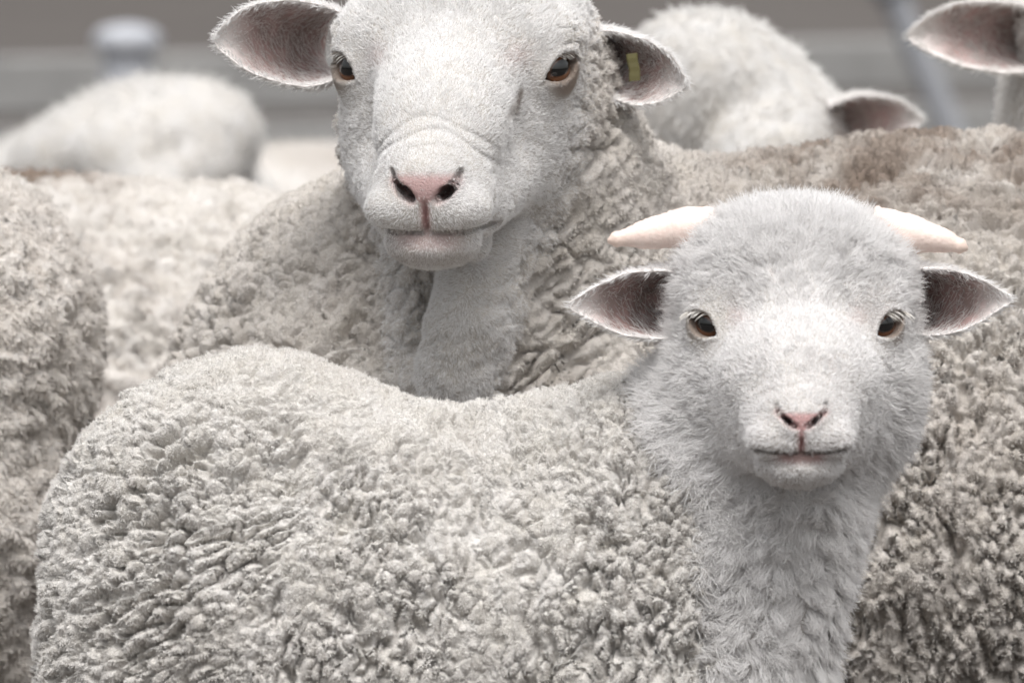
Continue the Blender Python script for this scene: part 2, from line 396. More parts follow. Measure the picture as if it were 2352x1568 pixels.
def tube_mesh(name, pts, rad, mat, parent, n=14, cap=True, masks=None, flat=1., sideup=(0, 0, 1)):
    pts = np.asarray(pts, float); k = len(pts); rad = np.broadcast_to(np.asarray(rad, float), (k,)); V = []
    for i in range(k):
        ax = unit(pts[min(i+1, k-1)]-pts[max(i-1, 0)]); sv = unit(np.cross(ax, sideup)); uv = np.cross(sv, ax); t = np.linspace(0, 2*np.pi, n, endpoint=False)
        V += list(pts[i]+rad[i]*(np.cos(t)[:, None]*sv*flat+np.sin(t)[:, None]*uv))
    Q = [[i*n+j, i*n+(j+1) % n, (i+1)*n+(j+1) % n, (i+1)*n+j] for i in range(k-1) for j in range(n)]
    if cap:
        c = len(V); V += [pts[0], pts[-1]]
        for j in range(0, n, 2):
            Q.append([c, (j+2) % n, (j+1) % n, j]); b0 = (k-1)*n; Q.append([c+1, b0+j, b0+(j+1) % n, b0+(j+2) % n])
    mk = None
    if masks is not None: mk = np.zeros((len(V), 3)); mk[:k*n, 0] = np.repeat(masks, n); mk[k*n:, 0] = masks[-1]
    return mesh_obj(name, np.array(V), np.array(Q), mat, parent, mk)
fa, fb = np.array([-3.2, 10.6, 0]), np.array([4.2, 16.2, 0]); fdir = unit(fb-fa)
fence = tag(empty('rail_fence', fa), 'weathered grey timber rail fence far behind the flock', 'fence')
for z in (.575, .47, .33, .19):
    box_mesh('rail', fa+(0, 0, z), fb+(0, 0, z+.004), .035, .085, M_TIMBER, fence)
for t in np.linspace(.04, .98, 6):
    p = fa+(fb-fa)*t+np.array([.045, -.05, 0]); box_mesh('post', p+(0, 0, -.2), p+(0, 0, .61), .09, .09, M_TIMBER, fence, up=fdir)
M_PALE = plain_mat('pale_white_paint', (.36, .375, .41), (.43, .44, .47), 8, .6, .1, 60, .3)
def stake(u, v, d, label, lean=0., mat=None, r=.020):
    mat = mat or M_PAINT
    p = at(u, v, d); base = np.array([p[0]+lean, p[1], 0.]); o = tag(empty('stake', base), label, 'stake')
    ax = p-base; pts = [base-ax*.1]+[base+ax*t for t in (.3, .7, .96, .985, .997, 1.0)]
    tube_mesh('shaft', pts[:5], [r]*5, mat, o, sideup=(0, 1, 0)); tube_mesh('cap', [base+ax*.955, base+ax*.96, base+ax*.99, base+ax*1.005, base+ax*1.012], [r*1.0, r*1.35, r*1.35, r*1.0, r*.3], mat, o, sideup=(0, 1, 0))
stake(292, 70, 11.6, 'pale blue stake with a rounded cap before the fence, above the left white head', mat=M_PALE, r=.034)
stake(2030, -60, 12.2, 'pale leaning stake by the fence, between two white ears', lean=.32)

# ------------------------------------------------------------------ sheep anatomy
UV = None
def eyeball(name, parent, c, gaze, a, r, mat):
    n, m = 32, 20; V = [(0, 0, 1)]; 
    for i in range(1, m):
        for j in range(n):
            th, ph = math.pi*i/m, 2*math.pi*j/n; V.append((math.sin(th)*math.cos(ph), math.sin(th)*math.sin(ph), math.cos(th)))
    V.append((0, 0, -1)); V = np.array(V); Q = []
    # a corneal bulge
    bul = np.exp(-((V[:, 0]**2+V[:, 1]**2)/.45)**2)*(V[:, 2] > 0)*.07; V = V*(1+bul)[:, None]
    for i in range(m-2):
        for j in range(n): Q.append([1+i*n+j, 1+(i+1)*n+j, 1+(i+1)*n+(j+1) % n, 1+i*n+(j+1) % n])
    e = len(V)-1
    for j in range(0, n, 2): Q.append([0, 1+j, 1+(j+1) % n, 1+(j+2) % n]); k = 1+(m-2)*n; Q.append([e, k+(j+2) % n, k+(j+1) % n, k+j])
    o = mesh_obj(name, V, np.array(Q), mat); o.parent = parent
    b = np.cross(gaze, a); Mx = Matrix(np.stack([a, b, gaze], 1).tolist()).to_4x4(); wp = c-world_pos(parent)
    o.matrix_parent_inverse = Matrix.Identity(4); o.matrix_basis = Matrix.Translation(Vector(wp)) @ Mx @ Matrix.Scale(r, 4); return o
def eye_axes(s, gaze, incl):
    c = unit(np.array([s*gaze[0], gaze[1], gaze[2]])); a = np.array([-s*.75, -.7, -incl]); a = unit(a-(a@c)*c); b = np.cross(c, a)
    if b[2] < 0: b = -b
    return a, b, c
def eye_forms(sh, E, gaze, r, ha, hu, hd, incl, lid=1.24, k=9):
    for s in (-1, 1):
        a, b, c = eye_axes(s, gaze, incl); e = np.array([s*E[0], E[1], E[2]])
        sh.ell(e+c*.4, (r*lid,)*3, k=k)
        def cut(L, d, a=a, b=b, c=c, e=e):
            q = L-e.astype(F32); A, Bv, C = q@a.astype(F32), q@b.astype(F32), q@c.astype(F32)
            h = np.where(Bv > 0, hu, hd); f = (np.abs(Bv)/h+(A/ha)**2-1)*h*.75; f = np.maximum(f, r*.15-C); f = np.maximum(f, C-r*2.2)
            kk = 1.6; hh = np.clip(kk-np.abs(d+f), 0, None)/kk; return (np.maximum(d, -f)+hh*hh*kk*.25).astype(F32)
        sh.fn(cut, .12)
        # rims of the lids stand a little proud
        def rim(L, d, a=a, b=b, c=c, e=e):
            q = L-e.astype(F32); A, Bv, C = q@a.astype(F32), q@b.astype(F32), q@c.astype(F32)
            h = np.where(Bv > 0, hu, hd); f = np.abs(Bv)/h+(A/ha)**2-1
            return d-np.where(C > 0, .5*np.exp(-((f-.32)/.25)**2)*(q*q < (2*r)**2).all(1), 0).astype(F32)
        sh.fn(rim, .12)
def lashes(name, parent, sh, E, gaze, r, ha, hu, incl, n, length, mat, seed=2, rad=.0002):
    g = np.random.default_rng(seed); P = []; D = []
    for s in (-1, 1):
        a, b, c = eye_axes(s, gaze, incl); e = np.array([s*E[0], E[1], E[2]])
        A = g.uniform(-.95, .15, n)*ha; Bv = hu*(1-(A/ha)**2)*1.02
        C = np.sqrt(np.maximum((r*1.2)**2-A**2-Bv**2, 9)); p = e+A[:, None]*a+Bv[:, None]*b+C[:, None]*c
        d = c*.75-b*.35+a*(-.9+g.uniform(-.35, .35, (n, 1)))+g.standard_normal((n, 3))*.10
        P.append(p); D.append(unit(d))
    P = np.concatenate(P); D = np.concatenate(D); L = length*g.uniform(.55, 1.1, (len(P), 1)); T = np.linspace(0, 1, 6)
    X = np.stack([P+D*L*t+np.array([0, 0, -1])*L*.55*t*t for t in T], 1)*.001
    X = sh.o+X@sh.R.T
    return hair_obj(name, X, taper(len(X), 6, rad, .3), mat, parent)

def ear(name, parent, base, tip, up, opening, hu, hd, phi0, phi1, mat, furmat, sag=0., thick=.0026, nfur=3500, fl=.005, seed=5, roll=0., dep=1.):
    """cupped leaf: base -> tip, half widths hu / hd over the length, the cup opens towards 'opening'"""
    base, tip, up, opening = (np.asarray(x, float) for x in (base, tip, up, opening))
    ax = unit(tip-base); up = unit(up-(up@ax)*ax); dv = np.cross(ax, up); dv = dv if dv@opening < 0 else -dv   # dv points away from the opening
    ns, nt_ = 40, 28; s = np.linspace(0, 1, ns); xs = [x for x, _ in hu]
    HU = np.interp(s, [x for x, _ in hu], [y for _, y in hu]); HD = np.interp(s, [x for x, _ in hd], [y for _, y in hd])
    sm = lambda y: np.convolve(np.pad(y, 3, mode='edge'), np.ones(7)/7, 'valid')
    HU, HD = sm(HU), sm(HD); HU[-1] = HD[-1] = .0012
    ph = np.radians(phi0+(phi1-phi0)*np.sqrt(s)); th = np.linspace(-1, 1, nt_)
    inn = np.zeros((ns, nt_, 3)); out = np.zeros_like(inn); mk = np.zeros((ns, nt_))
    for i in range(ns):
        w = (HU[i]+HD[i])/2; cz = (HU[i]-HD[i])/2; r = w/math.sin(min(ph[i], math.pi/2)); t = th*ph[i]
        c = base+(tip-base)*s[i]+up*(cz-sag*4*s[i]*(1-s[i]))
        dpt = r*(np.cos(t)-math.cos(ph[i]))*dep*(1+1.7*(1-s[i])**1.6)
        inn[i] = c+np.outer(r*np.sin(t), up)+np.outer(dpt, dv)
        nrm = np.outer(np.sin(t), up)+np.outer(np.cos(t), dv); tk = thick*(.45+.55*(1-th**4))[:, None]*(1-.6*s[i])
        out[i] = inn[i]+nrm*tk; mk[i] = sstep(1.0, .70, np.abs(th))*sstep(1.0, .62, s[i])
    V = np.concatenate([inn.reshape(-1, 3), out.reshape(-1, 3)]); m = ns*nt_
    V += vnoise3(V*60, seed)*.0007+vnoise3(V*170, seed+3)*.0005
    q = lambda i, j, o: o+i*nt_+j; Q = []
    for i in range(ns-1):
        for j in range(nt_-1):
            Q.append([q(i, j, 0), q(i+1, j, 0), q(i+1, j+1, 0), q(i, j+1, 0)]); Q.append([q(i, j, m), q(i, j+1, m), q(i+1, j+1, m), q(i+1, j, m)])
        Q.append([q(i, 0, 0), q(i, 0, m), q(i+1, 0, m), q(i+1, 0, 0)]); Q.append([q(i, nt_-1, m), q(i, nt_-1, 0), q(i+1, nt_-1, 0), q(i+1, nt_-1, m)])
    for j in range(nt_-1): Q.append([q(ns-1, j, 0), q(ns-1, j, m), q(ns-1, j+1, m), q(ns-1, j+1, 0)])
    Q = np.array(Q); N = normals(V, Q); C = V[:m].reshape(ns, nt_, 3)[ns//2, nt_//2]
    n_in = N[q(ns//2, nt_//2, 0)]
    if n_in@dv > 0: Q = Q[:, ::-1]; N = -N
    M3 = np.zeros((2*m, 3)); M3[:m, 0] = mk.ravel()
    e = mesh_obj(name, V, Q, mat, parent, M3)
    if nfur:
        mv = M3[:, 0]
        P, Nn = roots(V, Q, N, nfur, .10+(1-mv)**2, seed)
        D = np.tile(ax, (len(P), 1))+ (P-C)*8
        L = np.full(len(P), fl)
        X = grow(P, Nn, L, D, .25, 4, None, .25, seed=seed); hair_obj('ear_fur', X, taper(len(X), 4, .00020), furmat, e, np.zeros((len(P), 3)))
        P, Nn = roots(V, Q, N, nfur//6, mv**2, seed+1)
        X = grow(P, Nn, np.full(len(P), fl*1.6), np.tile(ax, (len(P), 1))+.5*up, .10, 5, None, .22, seed=seed); hair_obj('inner_ear_hair', X, taper(len(X), 5, .00012), furmat, e, np.zeros((len(P), 3)))
    return e
def fleece_dom(P, cell, stretch, seed, warp=.5, rotm=np.eye(3)):
    p = (P@rotm)/cell/np.asarray(stretch); return p+vnoise3(p*.45, seed)*warp+vnoise3(p*1.1, seed+3)*.34+vnoise3(p*2.7, seed+5)*.12
def staple_of(P, cell, stretch, seed, rotm=np.eye(3)):
    """for each root the way to the middle of its staple (m) and the staple's id"""
    p = fleece_dom(P, cell, stretch, seed, rotm=rotm); _, _, fid, fp = worley(p, seed); return ((fp-p)*np.asarray(stretch)*cell)@rotm.T, fid
def fleece(P, cell, stretch, seed, warp=.5, fiss=4.5, rotm=np.eye(3), row=0):
    """fleece broken into blocky staples: their domes, fine lumps, wide partings, narrow cracks (each 0..1)"""
    p = fleece_dom(P, cell, stretch, seed, warp, rotm)
    f1, f2, fid, _ = worley(p, seed)
    e = f2-f1; m = .28+.72*sstep(-.45, .6, vnoise(p*.7, seed+40)+.6*vnoise(p*.25, seed+41)); cut = m*np.exp(-(e*6.4)**1.3)
    k = np.ones(3); k[row] = .30; q = p*k*.78+vnoise3(p*.6, seed+50)*.16; r1, r2, _, _ = worley(q, seed+51)      # longer partings between the rows
    cut = np.maximum(cut*.85, 1.25*np.exp(-((r2-r1)*4.6)**1.4)*sstep(-.30, .35, vnoise(p*.4, seed+52)))
    a = (1-np.clip(f1, 0, 1)**2*.8)*(.6+.4*m)*(.8+.2*h01(fid, 7))
    g1, g2, gid, _ = worley(p*2.1+9, seed+11); b = (1-np.exp(-(g2-g1)*4))*(1-.5*g1)
    c1, c2, cid, _ = worley(p/fiss+vnoise3(p*.35, seed+8)*.30+vnoise3(p*1.1, seed+18)*.10, seed+21)
    wcr = np.exp(-((c2-c1)*fiss/.38)**2)*sstep(0, .6, vnoise(p*.35, seed+30))
    return a, b, wcr, cut

def slit(ax_, z, pts):
    """distance in the x-z plane to a polyline"""
    d = np.full(len(z), 99., F32)
    for (x0, z0), (x1, z1) in zip(pts, pts[1:]):
        dx, dz = x1-x0, z1-z0; t = np.clip(((ax_-x0)*dx+(z-z0)*dz)/(dx*dx+dz*dz), 0, 1); d = np.minimum(d, np.hypot(ax_-x0-t*dx, z-z0-t*dz))
    return d
def part_of(mask, P, f, *a, **kw):
    """f on the masked points only, zeros elsewhere"""
    ix = np.flatnonzero(mask); r = f(P[ix], *a, **kw); out = []
    for x in r:
        y = np.zeros((len(P),)+x.shape[1:], x.dtype); y[ix] = x; out.append(y)
    return out
def ewe_head(sh, k=1.0, eyes=True):
    """adult head, eye midpoint at the origin, facing -Y"""
    z = lambda *p: tuple(k*.94*x for x in p)
    sh.ell(z(0, 55, 18), z(76, 84, 66), 10)
    sh.pair('e', z(52, 14, 20), z(30, 30, 22), k=18*k)
    sh.cone(z(0, 0, 0), 50*k, z(0, -70, -36), 37*k, 20*k)
    sh.cone(z(0, -60, -32), 37*k, z(0, -112, -66), 29*k, 16*k)
    sh.ell(z(0, -104, -80), z(41, 36, 30), 14*k)
    sh.pair('e', z(18, -126, -86), z(23, 19, 17), k=7*k)
    sh.ell(z(0, -134, -70), z(21, 14, 15), 7*k)
    sh.ell(z(0, -104, -108), z(31, 32, 18), 7*k)
    sh.cone(z(-38, 40, -62), 38*k, z(-23, -60, -87), 23*k, 18*k); sh.cone(z(28, 40, -56), 35*k, z(20, -60, -85), 22*k, 22*k)
    sh.ell(z(-48, 30, -28), z(30, 46, 42), 18*k); sh.ell(z(40, 28, -26), z(30, 44, 40), 18*k)
    if not eyes: return
    eye_forms(sh, z(60, 6, -1), (.72, -.66, .12), 15.5*k, 15.5*k, 7.8*k, 7.8*k, .55, k=12*k)
    sh.pair('c', z(13, -146, -76), 4.2*k, z(14, -126, -72), 3.6*k, k=2*k, cut=True)
    def carve(L, d):
        x, y, zz = (L/(k*.94)).T; ax_ = np.abs(x); f = y < -60
        zm = -101.5+4*(ax_/36)**2; dm = zz-zm
        d = d+k*f*(3.4*np.exp(-(dm/2.3)**2)*sstep(41, 33, ax_)+2.2*np.exp(-((dm+5.5)/5)**2)*sstep(34, 10, ax_))
        d = d+k*f*(4.0*np.exp(-(x/1.8)**2)*sstep(-78, -86, zz)*sstep(-104, -100, zz))
        for z0, a in ((-29, .8), (-37, 1.1), (-45, .6)):
            zc = z0-(ax_/40)**2*22; d = d+k*(y < -25)*a*np.exp(-((zz-zc-1.5*np.sin(x*.13+z0))/2.3)**2)*sstep(48, 30, ax_)
        ds = slit(ax_, zz, ((21.5, -62), (19.5, -68), (16, -73), (8.5, -79.5))); wd = 1.5+1.1*sstep(-64, -73, zz)
        d = d+k*(y < -95)*8*np.exp(-(ds/wd)**2)
        # tear groove under each eye
        q = np.exp(-((ax_-47-(zz+16)*.22)/1.3)**2)*sstep(-12, -16, zz)*sstep(-40, -28, zz)*(y < 10)
        return (d+k*1.4*q).astype(F32)
    sh.fn(carve)

def leg(sh, top, foot, r0, r1, k=25):
    t, f = np.asarray(top, float), np.asarray(foot, float); m = t+(f-t)*.5+np.array([0, 12, 0]); sh.cone(tuple(t), r0, tuple(m), r1*1.25, k); sh.cone(tuple(m), r1*1.2, tuple(f), r1, 12)
# ------------------------------------------------------------------ the lamb
def build_lamb():
    O = at(1828, 745, 5.0); sh = Shape(O); G = -O[2]*1000
    # head
    sh.ell((0, 45, 12), (64, 64, 52), 10).ell((0, 32, 30), (62, 50, 34), 14)
    sh.pair('e', (40, 8, 15), (23, 22, 17), k=14)
    sh.cone((0, 4, 4), 36, (0, -50, -28), 27, 20); sh.cone((0, -45, -27), 26, (0, -76, -48), 21, 20); sh.pair('e', (25, -20, -32), (23, 38, 27), k=24)
    sh.ell((0, -68, -58), (31, 27, 23), 18)
    sh.pair('e', (14, -85, -61), (17, 14, 12.5), k=5)
    sh.ell((0, -92, -50), (14, 9, 10), 5)
    sh.ell((0, -70, -77), (25, 23, 13), 5)
    sh.pair('c', (29, 36, -48), 31, (18, -28, -63), 21, k=22); sh.pair('e', (37, 28, -20), (29, 40, 38), k=22)
    GZ = (.62, -.77, .04); E = (46, 2.5, 0); eye_forms(sh, E, GZ, 13., 13.8, 7.2, 6.4, .50, k=8)
    sh.pair('c', (7.5, -99, -50.5), 2.0, (8.5, -86, -48), 1.8, k=1.2, cut=True)
    def carve(L, d):
        x, y, z = L.T; ax_ = np.abs(x); f = y < -45
        dm = z-(-68.6+2.0*(ax_/26)**2)
        d = d+f*(4.6*np.exp(-(dm/1.3)**2)*sstep(30, 25, ax_)+2.6*np.exp(-((dm+4)/3.6)**2)*sstep(24, 8, ax_))
        d = d+f*3.2*np.exp(-(x/1.2)**2)*sstep(-58, -62, z)*sstep(-71.5, -69, z)
        ds = slit(ax_, z, ((14.2, -40.5), (13.2, -45), (10, -48), (3.8, -52.8))); d = d+(y < -70)*5.5*np.exp(-(ds/(1.0+.4*sstep(-42, -48, z)))**2)
        for z0, a in ((-23, .3), (-29, .4)):
            d = d+(y < -20)*a*np.exp(-((z-z0+(ax_/30)**2*15-1.2*np.sin(x*.2))/1.7)**2)*sstep(34, 22, ax_)
        return d.astype(F32)
    sh.fn(carve)
    # trunk, neck, legs
    sh.ell((-322, 96, -160), (128, 100, 137), 30).ell((-334, 96, -250), (112, 96, 120), 40)
    sh.ell((-190, 92, -190), (200, 104, 136), 55).ell((-92, 84, -160), (92, 90, 127), 45)
    sh.ell((-62, 62, -225), (76, 76, 112), 45)
    sh.cone((-52, 66, -200), 58, (2, 58, -60), 54, 40); sh.cone((2, 16, -112), 34, (-14, 16, -235), 26, 14)
    for p, q in (((-70, 40, -300), (-74, 40, G+16)), ((-60, 128, -300), (-52, 132, G+16)), ((-350, 50, -320), (-380, 48, G+16)), ((-340, 140, -320), (-352, 144, G+16))): leg(sh, p, q, 44, 15)
    V, Q = surface_nets(sh, .004); V = project(V, sh, 2)
    loc = lambda P: (P-O)*1000
    hreg = Shape(O).ell((0, 0, -18), (86, 160, 90), 10); ruff = Shape(O).cone((4, 12, -110), 40, (-16, 14, -250), 30, 10)
    def woolw(P): return np.minimum(sstep(-.004, .018, hreg(P)), sstep(-.010, .030, ruff(P)))
    vis = lambda C, N: in_view(C, 1.1) & facing(C, N, -.25)
    def qn(V, Q): return unit(np.cross(V[Q[:, 2]]-V[Q[:, 0]], V[Q[:, 3]]-V[Q[:, 1]]))
    V, Q = refine(V, Q, sh, np.ones(len(Q), bool), 1)
    V, Q = refine(V, Q, sh, vis(V[Q].mean(1), qn(V, Q)), 1)
    C = loc(V[Q].mean(1)); V, Q = refine(V, Q, sh, (C[:, 1] < 22) & (np.abs(C[:, 0]) < 66) & (C[:, 2] < 30) & (C[:, 2] > -95), 2)
    N = normals(V, Q); w = woolw(V); L = loc(V)
    # staples: rows that slope over the haunch, columns down the flank
    vv = in_view(V, 1.1) & facing(V, N, -.3); ix = np.flatnonzero((w > .01) & vv); p = V[ix]; l = L[ix]
    t = sstep(-.35, .35, vnoise(p*7, 9)*.5+(l[:, 0]+300)/110+(-l[:, 2]-130)/200)
    a, b, cr, ct = part_of(t < 1, p, fleece, .0074, (1.25, 1.05, .86), 3, rotm=rot(0, -30, 0)); a2, b2, cr2, ct2 = part_of(t > 0, p, fleece, .0074, (.88, 1, 1.3), 5, rotm=rot(0, 8, 0), row=2)
    a = a*(1-t)+a2*t; b = b*(1-t)+b2*t; cr = cr*(1-t)+cr2*t; ct = ct*(1-t)+ct2*t
    soft = .5+.5*sstep(-.5, .4, fbm(p*11, 4)+.45*sstep(-140, -60, l[:, 0])+.35*sstep(-320, -390, l[:, 0]))   # some of the flank lies flatter
    amp = soft*(1-.35*sstep(-80, -25, l[:, 2]))*(1+.45*sstep(-170, -80, l[:, 0])*sstep(-90, -140, l[:, 2])+.25*sstep(-330, -390, l[:, 0]))
    disp = np.zeros(len(V)); ht = np.zeros(len(V)); ht[ix] = a*np.clip(1-ct, 0, 1)**2.5
    x_, z_ = l[:, 0]+5*vnoise(p*30, 70), l[:, 2]+5*vnoise(p*30, 71)
    fold = .010*np.exp(-((x_+312-(z_+95)*.5)/38)**2-((z_+98)/24)**2)                 # hollow in front of the hip
    fold = fold+.006*np.exp(-((x_+222+4*np.sin(z_*.12))/3.2)**2)*sstep(-140, -152, z_)*sstep(-225, -195, z_)+.004*np.exp(-((x_+150+5*np.sin(z_*.1))/3.)**2)*sstep(-150, -165, z_)
    fold = fold+.009*np.exp(-((x_+47-(z_+138)*-.28)/7)**2)*sstep(-95, -115, z_)*sstep(-240, -190, z_)
    disp[ix] = -w[ix]*fold
    disp[ix] += w[ix]*(.0024*amp*(a-.5)+.0014*(.5+.5*amp)*b-.0115*ct*amp-.0055*cr*amp+.004*vnoise(p*22, 6)+.0015*fbm(p*260, 8))
    V = V+N*disp[:, None]; N = normals(V, Q)
    # masks
    def pinkm(L):
        x, y, z = L.T; ax_ = np.abs(x); f = y < -55
        nose = sstep(-43.5, -47, z)*sstep(-60, -55, z)*sstep(0, 1, (12.8-(-46.5-z)*1.15-ax_)/2.5)
        ph = np.exp(-(x/2.2)**2)*sstep(-54, -57, z)*sstep(-71, -66, z)
        lip = sstep(-68.5, -70, z)*sstep(-77, -72, z)*sstep(20, 8, ax_)*.65
        nos = np.exp(-(slit(ax_, z, ((13.2, -45), (10, -48), (3.8, -52.8)))/2.2)**2)*.8
        ey = .25*np.exp(-(((ax_-35)/6)**2+((z-6)/6)**2))
        e0 = np.sqrt((ax_-46.5)**2+(y-1)**2+z**2); lidr = 0*e0
        return np.clip(np.maximum.reduce([f*nose, f*ph, f*lip, f*nos, ey, lidr]), 0, 1)
    mk = np.zeros((len(V), 3)); mk[:, 0] = pinkm(L); mk[:, 1] = w
    e0 = np.sqrt((np.abs(L[:, 0])-46.5)**2+(L[:, 1]-1)**2+L[:, 2]**2); mk[:, 2] = w*(.16*sstep(.0, .6, fbm(V*20, 31))+.10*sstep(-70, -20, L[:, 2])+.14*sstep(.25, .7, fbm(V*60, 33)))*.6+.85*sstep(18.6, 16.2, e0)
    root = tag(empty('lamb', (O[0]-.19, O[1]+.09, 0)), 'small white lamb with pale horns standing side-on in front, face to camera', 'lamb')
    mesh_obj('body', V, Q, M_LAMB, root, mk)
    # fur on the head: radiates from the nose
    def mouth(L):
        x, y, z = L.T; ax_ = np.abs(x); dm = z-(-68.6+2.0*(ax_/26)**2); return (y < -45)*np.exp(-((dm+.5)/2.0)**2)*sstep(31, 26, ax_)
    nose = np.array([0, -92, -50.])
    def flen(L):
        d = np.linalg.norm(L-nose, axis=1); ax_ = np.abs(L[:, 0]); e = np.sqrt((ax_-45)**2+(L[:, 1]+2)**2+(L[:, 2]-1)**2)
        l = 1.7+1.3*sstep(25, 60, d)+8.0*sstep(74, 128, d)*sstep(-52, 0, L[:, 1]); return l*(.14+.86*sstep(17, 42, e))
    L = loc(V); pk = mk[:, 0]; vf = vv.astype(float)
    P, n = roots(V, Q, N, 150000, vf*(1-w)*(.04+.96*(1-np.clip(pk*1.6, 0, 1)))*sstep(-170, -110, L[:, 2])*(1-mouth(L))*sstep(16.8, 20.0, e0), 11); l = loc(P); d = np.linalg.norm(l-nose, axis=1)
    D = l-nose; D[:, 0] += np.sign(l[:, 0])*14*sstep(15, 60, l[:, 2]); Lh = flen(l)*.001
    X = grow(P, n, Lh, unit(D), .16+.40*sstep(85, 150, d), 5, (.0075, .5, 6), .28, seed=12, clump_rnd=.35, droop=.10)
    m = np.zeros((len(P), 3)); m[:, 0] = pinkm(l)*.35; hair_obj('face_fur', X, taper(len(X), 5, .00018), M_LAMBH, root, m)
    # tufts down the neck
    P, n = roots(V, Q, N, 50000, vf*((1-w)*sstep(-88, -125, L[:, 2])+.25*sstep(0, .4, w)*sstep(1, .5, w)), 13)
    X = grow(P, n, np.full(len(P), .0100), np.tile([-.12, -.2, -1.], (len(P), 1)), .50, 6, (.0095, .85, 8), .25, curl=.0008, droop=.3, seed=14, clump_rnd=.75)
    m = np.zeros((len(P), 3)); m[:, 1] = .1; hair_obj('neck_wool', X, taper(len(X), 6, .0002), M_LAMBH, root, m)
    # fuzz over the fleece
    P, n = roots(V, Q, N, 165000, vf*w*(.02+ht), 15); l = loc(P)
    t = vnoise(P*7, 9)*.5+(l[:, 0]+300)/110+(-l[:, 2]-130)/200 > 0
    o1, f1_ = part_of(~t, P, staple_of, .0074, (1.25, 1.05, .86), 3, rot(0, -30, 0)); o2, f2_ = part_of(t, P, staple_of, .0074, (.88, 1, 1.3), 5, rot(0, 8, 0)); off = np.where(t[:, None], o2, o1); fid = np.where(t, f2_, f1_)
    tp = sstep(-55, -12, l[:, 2]); Dr = np.stack([.35*vnoise(P*18, 1), -.1+0*tp, -.5+.6*vnoise(P*14, 2)], 1)
    X = grow(P, n, (.0014+.0007*tp)*(.8+.4*h01(fid, 9)), Dr, .90, 3, (.0060, .42, 0, off, fid), .10, seed=16, clump_rnd=.15)
    m = np.zeros((len(P), 3)); m[:, 1] = 1; m[:, 2] = .6*(.16*sstep(.0, .6, fbm(P*20, 31))+.1*sstep(-70, -20, l[:, 2])+.10*h01(fid, 8)); hair_obj('wool_staples', X, taper(len(X), 3, .00013, .5), M_LAMBH, root, m)
    # eyes, lashes, horns, ears
    for s in (-1, 1):
        a, b_, c = eye_axes(s, GZ, .50); eyeball('eye', root, sh.pt((s*E[0], E[1], E[2])), c, a if s > 0 else -a, .0126, M_EYE_L)
    lashes('eyelashes', root, sh, E, GZ, 13., 13.8, 7.2, .50, 20, 11, M_LASH, rad=.00027)
    for s, (bx, bz), (tx, tz) in ((-1, (-48, 55), (-110, 47)), (1, (48, 54), (102, 43))):
        b0, m0, t0 = np.array([bx, 40, bz]), np.array([bx*.5+tx*.5, 34, bz*.5+tz*.5+3.5]), np.array([tx, 27, tz]); T = np.linspace(0, 1, 40); g = np.random.default_rng(5+s)
        pts = [(1-t)**2*b0+2*t*(1-t)*m0+t*t*t0+np.array([0, 0, .35*math.sin(9*t+s)]) for t in T]
        rad = (12.8*(1-T**1.9)**.7*(1+.018*np.sin(T*40+s)+.03*np.sin(T*15+2*s))+g.normal(0, .18, 40))*sstep(1.0, .93, T)+2.6*sstep(.86, .97, T); rad[-1] = 1.2; rad[-2] *= .8
        tube_mesh('horn', [sh.pt(p) for p in pts], rad*.001, M_HORN, root, 20, True, sstep(.7, 1, T)*.7, flat=.85)
    up = (0, 0, 1); op = (0, -1, 0.)
    hw = [(0, .018), (.3, .0205), (.55, .0195), (.76, .0135), (.9, .0065), (1, .0012)]; hl = [(0, .016), (.3, .0185), (.55, .018), (.76, .0125), (.9, .0065), (1, .0012)]
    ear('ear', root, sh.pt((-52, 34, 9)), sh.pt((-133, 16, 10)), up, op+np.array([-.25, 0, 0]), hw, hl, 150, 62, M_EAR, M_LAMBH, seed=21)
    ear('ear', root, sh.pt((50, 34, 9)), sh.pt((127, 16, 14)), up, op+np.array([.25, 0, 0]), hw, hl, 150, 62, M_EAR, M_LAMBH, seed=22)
    for p in ((-74, 40), (-52, 132), (-380, 48), (-352, 144)):
        q = O+np.array([p[0], p[1]-6, 0])*.001; tube_mesh('hoof', [(q[0], q[1], .035), (q[0], q[1]-.004, .012), (q[0], q[1]-.008, .003)], [.017, .021, .022], M_HOOF, root)
build_lamb()

